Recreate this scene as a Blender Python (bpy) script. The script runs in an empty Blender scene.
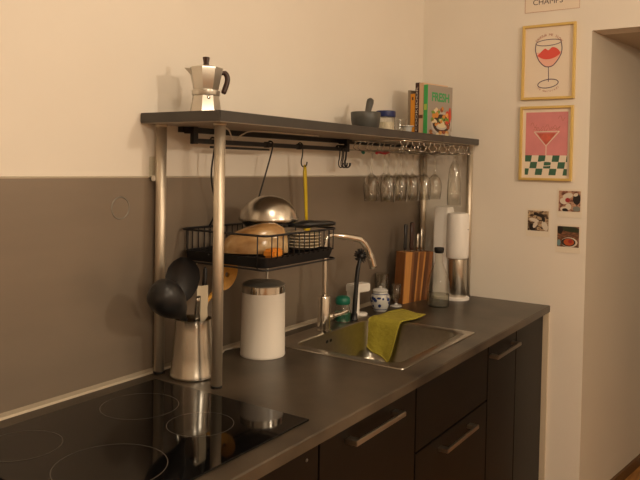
import bpy, bmesh, math, random
from mathutils import Vector, Matrix
random.seed(7)
PI = math.pi
C = bpy.context.scene.collection
SC = bpy.context.scene

# ------------------------------------------------------------------ materials
def lin(h):
    h = h.lstrip('#')
    o = []
    for i in (0, 2, 4):
        c = int(h[i:i+2], 16) / 255
        o.append(c / 12.92 if c <= .04045 else ((c + .055) / 1.055) ** 2.4)
    return (*o, 1)

def mat(name, col, rough=.5, metal=0., var=.0, scale=8., bump=0., stretch=None, spec=.5, emit=None, coat=0.):
    m = bpy.data.materials.new(name); m.use_nodes = True
    nt = m.node_tree; b = nt.nodes['Principled BSDF']
    c = lin(col)
    b.inputs['Roughness'].default_value = rough
    b.inputs['Metallic'].default_value = metal
    b.inputs['Specular IOR Level'].default_value = spec
    b.inputs['Coat Weight'].default_value = coat
    tc = nt.nodes.new('ShaderNodeTexCoord'); mp = nt.nodes.new('ShaderNodeMapping')
    nt.links.new(tc.outputs['Object'], mp.inputs['Vector'])
    if stretch: mp.inputs['Scale'].default_value = stretch
    nz = nt.nodes.new('ShaderNodeTexNoise'); nz.inputs['Scale'].default_value = scale
    nz.inputs['Detail'].default_value = 5
    nt.links.new(mp.outputs['Vector'], nz.inputs['Vector'])
    rp = nt.nodes.new('ShaderNodeValToRGB')
    k0, k1 = 1 - var, 1 + var
    rp.color_ramp.elements[0].position = .3; rp.color_ramp.elements[1].position = .7
    rp.color_ramp.elements[0].color = (*[min(1, v * k0) for v in c[:3]], 1)
    rp.color_ramp.elements[1].color = (*[min(1, v * k1) for v in c[:3]], 1)
    nt.links.new(nz.outputs['Fac'], rp.inputs['Fac'])
    nt.links.new(rp.outputs['Color'], b.inputs['Base Color'])
    if bump:
        bp = nt.nodes.new('ShaderNodeBump'); bp.inputs['Strength'].default_value = bump
        bp.inputs['Distance'].default_value = .01
        nt.links.new(nz.outputs['Fac'], bp.inputs['Height'])
        nt.links.new(bp.outputs['Normal'], b.inputs['Normal'])
    return m

def ramp_mat(name, stops, scale, rough=.5, stretch=None, kind='noise', rot=None):
    m = bpy.data.materials.new(name); m.use_nodes = True
    nt = m.node_tree; b = nt.nodes['Principled BSDF']; b.inputs['Roughness'].default_value = rough
    tc = nt.nodes.new('ShaderNodeTexCoord'); mp = nt.nodes.new('ShaderNodeMapping')
    nt.links.new(tc.outputs['Object'], mp.inputs['Vector'])
    if stretch: mp.inputs['Scale'].default_value = stretch
    if rot: mp.inputs['Rotation'].default_value = rot
    if kind == 'noise':
        t = nt.nodes.new('ShaderNodeTexNoise'); t.inputs['Detail'].default_value = 6; out = t.outputs['Fac']
    elif kind == 'voronoi':
        t = nt.nodes.new('ShaderNodeTexVoronoi'); out = t.outputs['Distance']
    else:
        t = nt.nodes.new('ShaderNodeTexWave'); t.inputs['Distortion'].default_value = 4; out = t.outputs['Fac']
    t.inputs['Scale'].default_value = scale
    nt.links.new(mp.outputs['Vector'], t.inputs['Vector'])
    rp = nt.nodes.new('ShaderNodeValToRGB')
    els = rp.color_ramp.elements
    els[0].position, els[0].color = stops[0][0], lin(stops[0][1])
    els[1].position, els[1].color = stops[-1][0], lin(stops[-1][1])
    for p, c in stops[1:-1]:
        e = els.new(p); e.color = lin(c)
    nt.links.new(out, rp.inputs['Fac']); nt.links.new(rp.outputs['Color'], b.inputs['Base Color'])
    return m

def glass(name, tint='#fbfbf8', edge='#c9c6bd', gloss=1.0):
    # thin clear glass: transparent body, darker towards grazing edges, fresnel reflection
    m = bpy.data.materials.new(name); m.use_nodes = True
    nt = m.node_tree
    for n in list(nt.nodes): nt.nodes.remove(n)
    out = nt.nodes.new('ShaderNodeOutputMaterial')
    tr = nt.nodes.new('ShaderNodeBsdfTransparent'); gl = nt.nodes.new('ShaderNodeBsdfGlossy')
    gl.inputs['Roughness'].default_value = .04
    lw = nt.nodes.new('ShaderNodeLayerWeight'); lw.inputs['Blend'].default_value = .35
    rp = nt.nodes.new('ShaderNodeValToRGB')
    rp.color_ramp.elements[0].position = .35; rp.color_ramp.elements[1].position = 1.0
    rp.color_ramp.elements[0].color = lin(tint); rp.color_ramp.elements[1].color = lin(edge)
    nt.links.new(lw.outputs['Facing'], rp.inputs['Fac']); nt.links.new(rp.outputs['Color'], tr.inputs['Color'])
    l2 = nt.nodes.new('ShaderNodeLayerWeight'); l2.inputs['Blend'].default_value = .5
    pw = nt.nodes.new('ShaderNodeMath'); pw.operation = 'POWER'; pw.inputs[1].default_value = 4
    nt.links.new(l2.outputs['Facing'], pw.inputs[0])
    mu = nt.nodes.new('ShaderNodeMath'); mu.operation = 'MULTIPLY_ADD'; mu.inputs[1].default_value = .55 * gloss; mu.inputs[2].default_value = .045 * gloss
    nt.links.new(pw.outputs['Value'], mu.inputs[0])
    mx = nt.nodes.new('ShaderNodeMixShader')
    nt.links.new(mu.outputs['Value'], mx.inputs['Fac'])
    nt.links.new(tr.outputs['BSDF'], mx.inputs[1]); nt.links.new(gl.outputs['BSDF'], mx.inputs[2])
    nt.links.new(mx.outputs['Shader'], out.inputs['Surface'])
    return m

M = dict(
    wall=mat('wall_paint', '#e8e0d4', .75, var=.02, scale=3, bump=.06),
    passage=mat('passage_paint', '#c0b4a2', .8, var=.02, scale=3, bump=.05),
    ceil=mat('ceiling_paint', '#e9e4da', .8, var=.01),
    floor=ramp_mat('wood_floor', [(.3, '#8a5a2c'), (.7, '#b98142')], 6, .4, (1, 9, 1)),
    base_wood=mat('dark_brown_skirting', '#5d4020', .5, var=.1),
    splash=mat('grey_splashback_laminate', '#85786a', .42, metal=.3, var=.05, scale=2.5, stretch=(1, 1, 4)),
    counter=mat('stone_grey_laminate', '#463d32', .36, var=.6, scale=5),
    cedge=mat('counter_edge_laminate', '#6e6558', .4, var=.08, scale=9),
    shelf=mat('dark_grey_shelf_laminate', '#403c38', .45, var=.12, scale=14),
    chip=mat('pale_board_underside', '#9b8f80', .55, var=.05, scale=30),
    seal=mat('sealing_strip', '#b5aa98', .35, metal=.3),
    cab=mat('dark_brown_cabinet_front', '#0f0a06', .45, var=.12, scale=4, stretch=(1, 1, 12), spec=.22),
    carc=mat('cabinet_carcass', '#241f1b', .6),
    steel=mat('brushed_steel', '#c9c3b8', .26, metal=1, var=.05, scale=40, stretch=(1, 1, .05)),
    pole=mat('steel_pole', '#d8cdbb', .45, metal=.85, var=.03, scale=30, stretch=(1, 1, .05)),
    chrome=mat('chrome', '#d8d4cc', .1, metal=1),
    handle=mat('satin_handle', '#b9b3a8', .3, metal=1),
    sinkm=mat('sink_steel', '#b6b0a5', .28, metal=1, var=.06, scale=60),
    alu=mat('cast_aluminium', '#cfcac0', .3, metal=.9, var=.04, scale=20),
    black=mat('black_metal', '#17161a', .45, var=.05),
    bplastic=mat('black_nylon', '#1b1b1d', .38),
    rubber=mat('black_rubber', '#111111', .7),
    hob=mat('black_ceramic_glass', '#0b0a0a', .05, spec=.6),
    ring=mat('hob_ring_print', '#5a544b', .3),
    white=mat('white_enamel', '#e9e2d8', .3, coat=.3),
    wplastic=mat('white_plastic', '#ece8e2', .35),
    cream=mat('cream_plastic', '#ded2ba', .5),
    brownh=mat('brown_bakelite', '#3a231b', .35),
    wood=mat('beech_wood', '#d0983f', .5, var=.12, scale=10, stretch=(6, 6, 1)),
    walnut=mat('acacia_dark', '#83522a', .45, var=.18, scale=12, stretch=(6, 6, 1)),
    walnut2=mat('acacia_deep', '#5f381d', .45, var=.15, scale=12, stretch=(6, 6, 1)),
    maple=mat('acacia_light', '#c48a48', .45, var=.1, scale=12, stretch=(6, 6, 1)),
    yellow=mat('yellow_plastic', '#c9ae12', .45),
    cloth=mat('yellow_microfibre', '#a89c34', .95, var=.08, scale=60, bump=.5),
    hem=mat('yellow_hem', '#c4b84e', .9),
    green=mat('green_plastic', '#0b6652', .4),
    dgreen=mat('green_soap', '#1c5f4c', .35),
    red=mat('red_plastic', '#b0202c', .4),
    lidgrey=mat('grey_lid', '#8a857c', .4, metal=.5),
    stone=mat('dark_grey_stone', '#4b4a46', .42, var=.12, scale=30),
    blue=mat('blue_lid', '#2b3565', .35),
    porcelain=mat('white_porcelain', '#c9c9c6', .2, coat=.5),
    cobalt=mat('cobalt_glaze', '#27386e', .25),
    glass=glass('clear_glass', '#fdfdfb', '#cfccc4', 2.2),
    jar=glass('jar_glass', '#f8f8f4', '#bfbcb3', 2.0),
    water=glass('water', '#f0f0ea', '#bcbcb2', 1.2),
    amber=ramp_mat('brown_glaze', [(.3, '#7a5530'), (.52, '#a98558'), (.7, '#cdb78f')], 9, .18, (1, 3, 2)),
    orange=mat('orange_sponge', '#d98a2b', .8),
    plate=mat('beige_plate', '#cdbfa6', .3),
    gold=mat('gold_frame', '#dcbd72', .35, metal=.25, var=.05),
    paper=mat('cream_paper', '#eadbc8', .7),
    card=mat('white_card', '#e6dccb', .6),
    ink=mat('dark_ink', '#4a3b44', .7),
    inkp=mat('plum_ink', '#5b4a62', .7),
    lips=mat('coral_red', '#e2574c', .7),
    pinkfill=mat('pale_pink', '#efb7a5', .7),
    pink=mat('pink_print', '#d98a8c', .7, var=.06, scale=14),
    tilegreen=mat('green_print', '#3c6650', .7),
    coral=mat('coral_drink', '#c9604e', .7, var=.25, scale=40),
    redtext=mat('brick_ink', '#b06a52', .7),
    filler=mat('beige_filler', '#cbbda6', .6),
    cable=mat('white_cable', '#d8d0c2', .5),
)

# ------------------------------------------------------------------ mesh helpers
def box(bm, x0, x1, y0, y1, z0, z1, bev=0., mi=0):
    vs = [bm.verts.new((x, y, z)) for z in (z0, z1) for y in (y0, y1) for x in (x0, x1)]
    fs = [bm.faces.new([vs[i] for i in f]) for f in ((0, 2, 3, 1), (4, 5, 7, 6), (0, 1, 5, 4), (1, 3, 7, 5), (3, 2, 6, 7), (2, 0, 4, 6))]
    for f in fs: f.material_index = mi
    if bev:
        es = list({e for f in fs for e in f.edges})
        r = bmesh.ops.bevel(bm, geom=es, offset=bev, segments=2, affect='EDGES')
        for f in r['faces']: f.material_index = mi
    return bm

def loft(bm, loops, cap0=True, cap1=True, mi=0, closed=True):
    L = [[bm.verts.new(p) for p in l] for l in loops]
    n = len(L[0])
    for a, b in zip(L, L[1:]):
        for i in range(n if closed else n - 1):
            j = (i + 1) % n
            f = bm.faces.new((a[i], a[j], b[j], b[i])); f.material_index = mi; f.smooth = True
    if cap0: bm.faces.new(list(reversed(L[0]))).material_index = mi
    if cap1: bm.faces.new(L[-1]).material_index = mi
    return bm

def lathe(bm, prof, cx=0, cy=0, cz=0, seg=32, cap0=True, cap1=True, mi=0, sx=1, sy=1, rot=0.):
    loops = [[(cx + r * sx * math.cos(2 * PI * k / seg + rot), cy + r * sy * math.sin(2 * PI * k / seg + rot), cz + z) for k in range(seg)] for r, z in prof]
    return loft(bm, loops, cap0, cap1, mi)

def tube(bm, pts, r, seg=8, mi=0, cap=True, flat=1.):
    pts = [Vector(p) for p in pts]; n = len(pts)
    rs = r if isinstance(r, (list, tuple)) else [r] * n
    loops = []; up = None
    for i, p in enumerate(pts):
        t = (pts[min(i + 1, n - 1)] - pts[max(i - 1, 0)]).normalized()
        if up is None:
            a = Vector((0, 0, 1)) if abs(t.z) < .9 else Vector((0, 1, 0))
            up = (a - t * a.dot(t)).normalized()
        else:
            up = (up - t * up.dot(t)).normalized()
        s = t.cross(up)
        loops.append([p + (up * math.sin(2 * PI * k / seg) * flat + s * math.cos(2 * PI * k / seg)) * rs[i] for k in range(seg)])
    return loft(bm, loops, cap, cap, mi)

def smooth(pts, n=6):
    P = [Vector(p) for p in pts]; P = [2 * P[0] - P[1]] + P + [2 * P[-1] - P[-2]]; o = []
    for i in range(1, len(P) - 2):
        for k in range(n):
            t = k / n; a, b, c, d = P[i - 1:i + 3]
            o.append(.5 * ((2 * b) + (c - a) * t + (2 * a - 5 * b + 4 * c - d) * t * t + (3 * b - a - 3 * c + d) * t ** 3))
    o.append(P[-2]); return o

def ball(bm, c, rx, ry=None, rz=None, mi=0, seg=20, rings=12, m=None):
    r = bmesh.ops.create_uvsphere(bm, u_segments=seg, v_segments=rings, radius=1)
    S = Matrix.Translation(c) @ (m or Matrix()) @ Matrix.Diagonal((rx, ry or rx, rz or rx, 1))
    bmesh.ops.transform(bm, matrix=S, verts=r['verts'])
    for f in {f for v in r['verts'] for f in v.link_faces}: f.material_index = mi; f.smooth = True
    return bm

def poly(bm, pts, mi=0, depth=0.):
    vs = [bm.verts.new(p) for p in pts]; f = bm.faces.new(vs); f.material_index = mi
    return bm

def disc(bm, cx, cy, z, rx, ry=None, mi=0, n=32, rot=0.):
    ry = ry or rx; c, s = math.cos(rot), math.sin(rot)
    return poly(bm, [(cx + rx * math.cos(a) * c - ry * math.sin(a) * s, cy + rx * math.cos(a) * s + ry * math.sin(a) * c, z) for a in [2 * PI * k / n for k in range(n)]], mi)

def ringflat(bm, cx, cy, z, r0, r1, mi=0, n=64):
    a = [[(cx + r * math.cos(2 * PI * k / n), cy + r * math.sin(2 * PI * k / n), z) for k in range(n)] for r in (r1, r0)]
    return loft(bm, a, False, False, mi)

def stroke(bm, pts, w, z, mi=0):          # a drawn line of width w in the local XY plane
    P = [Vector((p[0], p[1], 0)) for p in pts]; n = len(P); a, b = [], []
    for i in range(n):
        t = (P[min(i + 1, n - 1)] - P[max(i - 1, 0)]).normalized(); q = Vector((-t.y, t.x, 0)) * w / 2
        a.append((P[i].x + q.x, P[i].y + q.y, z)); b.append((P[i].x - q.x, P[i].y - q.y, z))
    return loft(bm, [b, a], False, False, mi, closed=False)

def rr(x0, x1, y0, y1, r, z, n=6):
    o = []
    for cx, cy, a0 in ((x1 - r, y1 - r, 0), (x0 + r, y1 - r, PI / 2), (x0 + r, y0 + r, PI), (x1 - r, y0 + r, 1.5 * PI)):
        for k in range(n + 1):
            a = a0 + PI / 2 * k / n; o.append((cx + r * math.cos(a), cy + r * math.sin(a), z))
    return o

def text_into(bm, s, size, m, mi=0, spacing=1., bold=0.):
    cu = bpy.data.curves.new('lettering', 'FONT'); cu.body = s; cu.size = size
    cu.align_x = 'CENTER'; cu.align_y = 'CENTER'; cu.space_character = spacing; cu.offset = bold; cu.resolution_u = 3
    ob = bpy.data.objects.new('lettering', cu); C.objects.link(ob)
    dg = bpy.context.evaluated_depsgraph_get()
    me = bpy.data.meshes.new_from_object(ob.evaluated_get(dg))
    n0 = len(bm.verts); f0 = len(bm.faces)
    bm.from_mesh(me); bm.verts.ensure_lookup_table(); bm.faces.ensure_lookup_table()
    for v in bm.verts[n0:]: v.co = m @ v.co
    for f in bm.faces[f0:]: f.material_index = mi
    C.objects.unlink(ob); bpy.data.objects.remove(ob); bpy.data.curves.remove(cu); bpy.data.meshes.remove(me)

def obj(name, bm, mats, parent=None, loc=None, auto=35):
    bmesh.ops.recalc_face_normals(bm, faces=bm.faces[:])
    me = bpy.data.meshes.new(name); bm.to_mesh(me); bm.free()
    for m in (mats if isinstance(mats, (list, tuple)) else [mats]): me.materials.append(m)
    o = bpy.data.objects.new(name, me); C.objects.link(o)
    if parent: o.parent = parent
    if loc: o.location = loc
    return o

def hard(bm, ang=35):
    for f in bm.faces: f.smooth = True
    bm.normal_update()
    for e in bm.edges:
        if len(e.link_faces) == 2 and e.calc_face_angle(0) > math.radians(ang): e.smooth = False
    return bm

B = bmesh.new
def tag(o, label, cat, group=None):
    o['label'] = label; o['category'] = cat
    if group: o['group'] = group
    return o
def thing(name, label, cat, loc, rotz=0., group=None):
    o = bpy.data.objects.new(name, None); C.objects.link(o); o.empty_display_size = .02
    o.location = loc; o.rotation_euler = (0, 0, rotz)
    return tag(o, label, cat, group)
def single(name, bm, m, loc, label, cat, group=None, rotz=0.):
    o = obj(name, bm, m, None, loc); o.rotation_euler = (0, 0, rotz)
    return tag(o, label, cat, group)
def struct(name, bm, m):
    o = obj(name, bm, m); o['kind'] = 'structure'; return o
def dup(root, loc, label):
    r = root.copy(); C.objects.link(r); r.location = loc; r['label'] = label
    for ch in list(root.children):
        c = ch.copy(); C.objects.link(c); c.parent = r
        for g in ch.children:
            d = g.copy(); C.objects.link(d); d.parent = c
    return r

# ------------------------------------------------------------------ the room
H = .9
XL, YF, ZC = -6.0, -5.0, 2.8
struct('floor', box(B(), XL, 2.2, YF, .12, -.08, 0), M['floor'])
struct('ceiling', box(B(), XL, .0, YF, .12, ZC, ZC + .1), M['ceil'])
struct('wall_back', box(B(), XL, .12, 0, .12, 0, ZC), M['wall'])
struct('wall_left', box(B(), XL - .12, XL, YF, .12, 0, ZC), M['wall'])
struct('wall_front', box(B(), XL, .12, YF - .12, YF, 0, ZC), M['wall'])
DY, DZ, DY2 = -.7773, 2.0752, -1.75
b = B()
def prism(bm, outline, z0, z1, mi=0):
    loft(bm, [[(x, y, z0) for x, y in outline], [(x, y, z1) for x, y in outline]], True, True, mi)
    for f in bm.faces: f.smooth = False
    return bm
prism(b, [(0, 0), (0, DY), (.004, DY - .0006), (.004, 0)], 0, DZ)
box(b, 0, .12, YF, DY2, 0, DZ); box(b, 0, .12, YF, 0, DZ, ZC)
struct('wall_right', b, M['wall'])
# splayed passage behind the opening
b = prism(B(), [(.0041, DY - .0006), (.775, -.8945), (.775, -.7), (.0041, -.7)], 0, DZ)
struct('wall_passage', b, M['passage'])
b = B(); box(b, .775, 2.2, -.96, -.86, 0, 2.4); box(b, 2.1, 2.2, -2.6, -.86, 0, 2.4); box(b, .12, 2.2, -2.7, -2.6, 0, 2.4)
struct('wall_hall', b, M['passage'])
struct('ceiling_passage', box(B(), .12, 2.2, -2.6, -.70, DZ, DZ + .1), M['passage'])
b = prism(B(), [(.02, DY - .003), (.775, -.8945), (.775, -.9065), (.02, DY - .015)], 0, .05)
struct('baseboard_passage', b, M['base_wood'])
# splashback, sealing bead, filler strip
struct('trim_1', box(B(), -2.75, -.001, -.006, 0, H, 1.4457), M['splash'])
b = loft(B(), [[(x, -.006, H + .0005), (x, -.020, H + .0005), (x, -.017, H + .006), (x, -.006, H + .012)] for x in (-2.4, -.001)])
struct('trim_2', hard(b, 25), M['seal'])
struct('trim_3', box(B(), -.012, -.001, -.634, -.60, .0, .871), M['filler'])
b = loft(B(), [[(x, 0, 1.4457), (x, -.0075, 1.4457), (x, -.0075, 1.449), (x, 0, 1.451)] for x in (-2.75, -.001)])
struct('trim_4', hard(b, 25), M['seal'])

# ------------------------------------------------------------------ worktop, hob, sink, cabinets
SX0, SX1, SY0, SY1 = -1.253, -.686, -.568, -.066
b = B()
D = .636; T = .028
def slab(x0, x1, y0, y1): box(b, x0, x1, y0, y1, H - T, H)
slab(-2.4, -1.24, -.56, 0); slab(-.70, 0, -.56, 0); slab(-1.24, -.70, -.078, 0)
loft(b, [[(x, -.56, H - T), (x, -D, H - T), (x, -D, H - .003), (x, -D + .003, H), (x, -.56, H)] for x in (-2.4, 0)])
wt = single('worktop', hard(b, 25), M['counter'], (0, 0, 0), 'long dark grey stone-look worktop running to the right wall', 'worktop')

hb = thing('ceramic_hob', 'black glass ceramic hob let into the worktop left of the steel poles', 'hob', (-2.03, -.326, H))
obj('glass_plate', hard(box(B(), -.29, .29, -.255, .255, .0003, .0045, .0015)), M['hob'], hb)
for cx, cy, r in ((.121, .124, .092), (.12, -.075, .075), (-.14, -.09, .108), (-.18, .136, .08)):
    obj('cooking_zone', ringflat(B(), cx, cy, .0049, r - .0015, r), M['ring'], hb)

sk = thing('kitchen_sink', 'stainless steel inset sink with one square basin in the worktop', 'sink', ((SX0 + SX1) / 2, (SY0 + SY1) / 2, H))
ox, oy = sk.location.x, sk.location.y
def L(x0, x1, y0, y1, r, z): return [(x - ox, y - oy, z) for x, y, z in rr(x0, x1, y0, y1, r, z)]
bx0, bx1, by0, by1 = -1.212, -.72, -.524, -.142
b = loft(B(), [L(SX0, SX1, SY0, SY1, .012, .0003), L(SX0 + .001, SX1 - .001, SY0 + .001, SY1 - .001, .012, .003), L(SX0 + .008, SX1 - .008, SY0 + .008, SY1 - .008, .012, .0035),
               L(bx0 - .006, bx1 + .006, by0 - .006, by1 + .006, .05, .003), L(bx0, bx1, by0, by1, .05, -.002)], False, False)
obj('rim', hard(b, 50), M['sinkm'], sk)
b = loft(B(), [L(bx0, bx1, by0, by1, .05, -.002), L(bx0 + .004, bx1 - .004, by0 + .004, by1 - .004, .05, -.14),
               L(bx0 + .01, bx1 - .01, by0 + .01, by1 - .01, .05, -.156), L(bx0 + .03, bx1 - .03, by0 + .03, by1 - .03, .04, -.163)], False, True)
obj('basin', b, M['sinkm'], sk)
dr = obj('drain', lathe(B(), [(.045, -.1628), (.045, -.160), (.03, -.159), (.001, -.161)], -.0, 0, 0), M['chrome'], sk)
for dx in (-.012, .012):
    b = B(); poly(b, [(-.998 - ox + dx + .008 * math.cos(a), by1 - .0022 - oy, -.031 + .006 * math.sin(a)) for a in [2 * PI * k / 16 for k in range(16)]])
    obj('overflow_hole', b, M['rubber'], sk)

def handle_bm(cx, z, ln=.255):
    b = B(); y = -.616
    box(b, cx - ln / 2, cx + ln / 2, y - .034, y - .026, z - .007, z + .007, .0015)
    for s in (-1, 1):
        x = cx + s * (ln / 2 - .012); box(b, x - .012, x + .012, y - .027, y, z - .006, z + .006, .001)
    return hard(b)
def cabinet(x0, x1, fronts, label):
    cx = (x0 + x1) / 2
    t = thing('base_cabinet', label, 'cabinet', (cx, -.3, 0))
    def sh(bm):
        bmesh.ops.translate(bm, verts=bm.verts, vec=(-cx, .3, 0)); return bm
    obj('carcass', sh(box(B(), x0 + .001, x1 - .001, -.594, -.02, .0, .70 if x1 > -1.26 and x0 < -.68 and x0 > -1.3 else .868)), M['carc'], t)
    for kind, z0, z1, hc, hz in fronts:
        d = obj(kind, sh(hard(box(B(), x0 + .002, x1 - .002, -.616, -.596, z0, z1, .001))), M['cab'], t)
        if hc is not None: obj('handle', sh(handle_bm(hc, hz)), M['handle'], d)
    return t, sh
cabA, sh = cabinet(-2.4, -1.752, [('front_panel', .09, .868, None, 0)], 'dark base cabinet under the black hob')
obj('screw', sh(ball(B(), (-1.80, -.6165, .838), .004, .002, .004)), M['stone'], cabA)
cabinet(-1.75, -1.26, [('drawer_front', .09, .868, -1.513, .829)], 'dark base cabinet with bar handle, between hob and sink')
cabinet(-1.258, -.69, [('upper_panel', .670, .868, None, 0), ('door', .09, .665, -.975, .630)], 'dark sink base cabinet with blank upper panel and bar handle below it')
cabinet(-.688, -.386, [('door', .09, .868, -.55, .822)], 'narrow dark base cabinet right of the sink with handle near its top')
cabinet(-.384, -.03, [('door', .09, .868, None, 0)], 'handleless dark base cabinet against the right wall')

# ------------------------------------------------------------------ shelf unit
ZB, ZT, YS = 1.594, 1.623, -.2933
sh_ = thing('shelf_unit', 'dark shelf on steel poles standing on the worktop', 'shelf', (-.87, -.147, H))
def S(bm): bmesh.ops.translate(bm, verts=bm.verts, vec=(.87, .147, -H)); return bm
obj('board', S(hard(box(B(), -1.741, -.002, YS, -.002, ZB + .002, ZT, .0015))), M['shelf'], sh_)
o = obj('underside', S(box(B(), -1.738, -.004, YS + .003, -.002, ZB, ZB + .002)), M['chip'], sh_); o['label'] = 'pale bare underside of the shelf board'
obj('batten', S(box(B(), -1.60, -.05, -.022, -.002, ZB - .016, ZB)), M['black'], sh_)
for px, py in ((-1.688, -.245), (-1.688, -.0285), (-.03, -.263), (-.0245, -.03)):
    p = obj('pole', S(lathe(B(), [(.0145, .006), (.0145, ZB - H)], px, py, H, 24)), M['pole'], sh_)
    obj('foot', S(lathe(B(), [(.0152, 0), (.0152, .005), (.0148, .006)], px, py, H, 24)), M['rubber'], p)
    obj('socket', S(lathe(B(), [(.017, -.006), (.017, 0)], px, py, ZB, 24)), M['pole'], p)

# hanging rail on the wall
RY, RZ = -.055, 1.553
rl = thing('hanging_rail', 'black wall rail with hooks under the shelf', 'rail', (-1.17, 0, RZ))
def R_(bm): bmesh.ops.translate(bm, verts=bm.verts, vec=(1.17, 0, -RZ)); return bm
obj('bar', R_(box(B(), -1.595, -.755, RY - .006, RY + .006, RZ - .007, RZ + .007, .002)), M['black'], rl)
for x in (-1.588, -.762):
    b = B(); box(b, x - .01, x + .01, RY - .007, RY + .007, RZ - .009, ZB - .001, .001); box(b, x - .01, x + .01, RY, -.0225, ZB - .02, ZB - .001, .001)
    obj('bracket', R_(b), M['black'], rl)
for x in (-1.255, -1.075):
    obj('collar', R_(box(B(), x - .008, x + .008, RY - .009, RY + .009, RZ - .009, RZ + .010, .002)), M['black'], rl)

def hook_bm(ln=.07, tw=0.):
    p = [(.0, .009, -.006), (.0, .0115, .004), (0, .006, .0125), (0, -.003, .0135), (0, -.0105, .006), (0, -.0115, -.01), (0, -.0095, -ln * .5), (0, -.006, -ln + .022),
         (0, -.008, -ln + .006), (0, -.018, -ln), (0, -.028, -ln + .006), (0, -.031, -ln + .018)]
    return tube(B(), smooth(p, 4), .0022, 8)
HG = 'black hooks on the rail'
hk = single('s_hook', hook_bm(), M['black'], (-1.069, RY, RZ), 'black S hook on the rail holding the yellow brush', 'hook', HG)
for i, (x, nm) in enumerate(((-.825, 'leftmost'), (-.812, 'second from left'), (-.80, 'middle one'), (-.788, 'second from right'), (-.777, 'rightmost'))):
    c = hk.copy(); C.objects.link(c); c.location = (x, RY, RZ)
    c.rotation_euler = (0, 0, (-.25, .2, -.1, .3, -.3)[i])
    c['label'] = 'empty black hook, %s of the bunch at the rail\'s right end' % nm

yb = thing('dish_brush', 'yellow long-handled brush hanging from a hook behind the bowl', 'brush', (-1.066, RY - .02, 1.485))
obj('handle', tube(B(), [(0, 0, .006), (.0, 0, -.02), (.004, 0, -.06), (.008, .0, -.1), (.012, 0, -.16), (.016, 0, -.20)], [.006, .010, .0095, .009, .008, .008], 10, flat=.5), M['yellow'], yb)
hd = obj('head', ball(B(), (.018, 0, -.215), .016, .011, .02), M['yellow'], yb)
obj('bristles', lathe(B(), [(.012, -.012), (.014, -.032)], .018, 0, -.215, 12), M['cream'], hd)

# ------------------------------------------------------------------ dish rack hanging on the rail
rx0, rx1, ry0, ry1, rz0, rz1 = -1.595, -1.245, -.330, -.012, 1.205, 1.297
dk = thing('dish_rack', 'black wire dish rack with a drip tray hanging under the shelf', 'dish rack', (-1.42, -.17, rz0))
def K(bm): bmesh.ops.translate(bm, verts=bm.verts, vec=(1.42, .17, -rz0)); return bm
def ringw(bm, z, r, ins=0., cr=.022):
    p = rr(rx0 + ins, rx1 - ins, ry0 + ins, ry1 - ins, cr, z, 4); loft_pts = p + [p[0], p[1]]
    return tube(bm, loft_pts, r, 8, cap=False)
b = B(); ringw(b, rz1, .0032); obj('top_rim', K(b), M['black'], dk)
b = B(); ringw(b, rz0 + .0, .0028); obj('bottom_rim', K(b), M['black'], dk)
b = B()
for i in range(13):
    x = rx0 + .024 + (rx1 - rx0 - .048) * i / 12
    tube(b, [(x, ry0, rz1), (x, ry0, rz0 + .03), (x, ry0 + .02, rz0 + .026), (x, ry1 - .02, rz0 + .026), (x, ry1, rz0 + .03), (x, ry1, rz1)], .0017, 6)
for y in (ry0 + .03, -.17, ry1 - .03):
    for x in (rx0, rx1): tube(b, [(x, y, rz1), (x, y, rz0)], .002, 6)
for y in (ry0 + .1, -.12): tube(b, [(rx0, y, rz0 + .026), (rx1, y, rz0 + .026)], .002, 6)
obj('basket_wires', K(b), M['black'], dk)
b = loft(B(), [rr(rx0 + .012, rx1 - .012, ry0 + .012, ry1 - .012, .02, rz0 + .003), rr(rx0 + .004, rx1 - .004, ry0 + .004, ry1 - .004, .02, rz0 + .032),
               rr(rx0 + .007, rx1 - .007, ry0 + .007, ry1 - .007, .02, rz0 + .032), rr(rx0 + .015, rx1 - .015, ry0 + .015, ry1 - .015, .02, rz0 + .007)])
obj('drip_tray', K(hard(b)), M['bplastic'], dk)
b = B()
tube(b, [(-1.53, RY - .009, 1.537), (-1.255, RY - .009, 1.537)], .0035, 8)
for xt, xm, xb in ((-1.512, -1.510, -1.475), (-1.238, -1.256, -1.285)):
    tube(b, smooth([(xt, RY + .011, RZ), (xt, RY + .004, RZ + .012), (xt, RY - .010, RZ + .008), (xt, RY - .009, 1.537), (xm, -.05, 1.45), (xb + .003, -.035, 1.35), (xb, ry1, rz1)], 4), .0027, 8)
obj('hanger', K(b), M['black'], dk)

# things drying in the rack
zs = rz0 + .029
b = lathe(B(), [(.088, 0), (.092, .004), (.090, .012), (.083, .033), (.068, .054), (.045, .069), (.02, .077), (.002, .078)], 0, 0, 0, 40, True, True)
sb = thing('mixing_bowl', 'shiny steel mixing bowl upside down on the dish rack', 'bowl', (-1.378, -.165, 1.3175))
obj('shell', hard(b, 60), M['steel'], sb)
pn = thing('frying_pan', 'black round pan lying under the upturned steel bowl', 'pan', (-1.378, -.165, rz1 + .0045))
obj('pan_body', hard(lathe(B(), [(.070, 0), (.0805, .010), (.0805, .0125), (.077, .0128)], 0, 0, 0, 36)), M['bplastic'], pn)
obj('handle', tube(B(), smooth([(.006, -.070, .004), (.040, -.112, .010), (.085, -.137, .011), (.130, -.148, .010)], 4), [.010, .014, .022, .030, .032, .030, .027, .024, .022, .022, .022, .021, .016], 12, flat=.40), M['bplastic'], pn)
b = B(); lathe(b, [(1.0, 0), (1.0, .010), (.96, .032), (.84, .055), (.6, .070), (.3, .077), (.02, .078)], 0, 0, 0, 36, sx=.098, sy=.055)
for v_ in b.verts: v_.co.z *= 1.0 + 3.4 * v_.co.x
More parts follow.
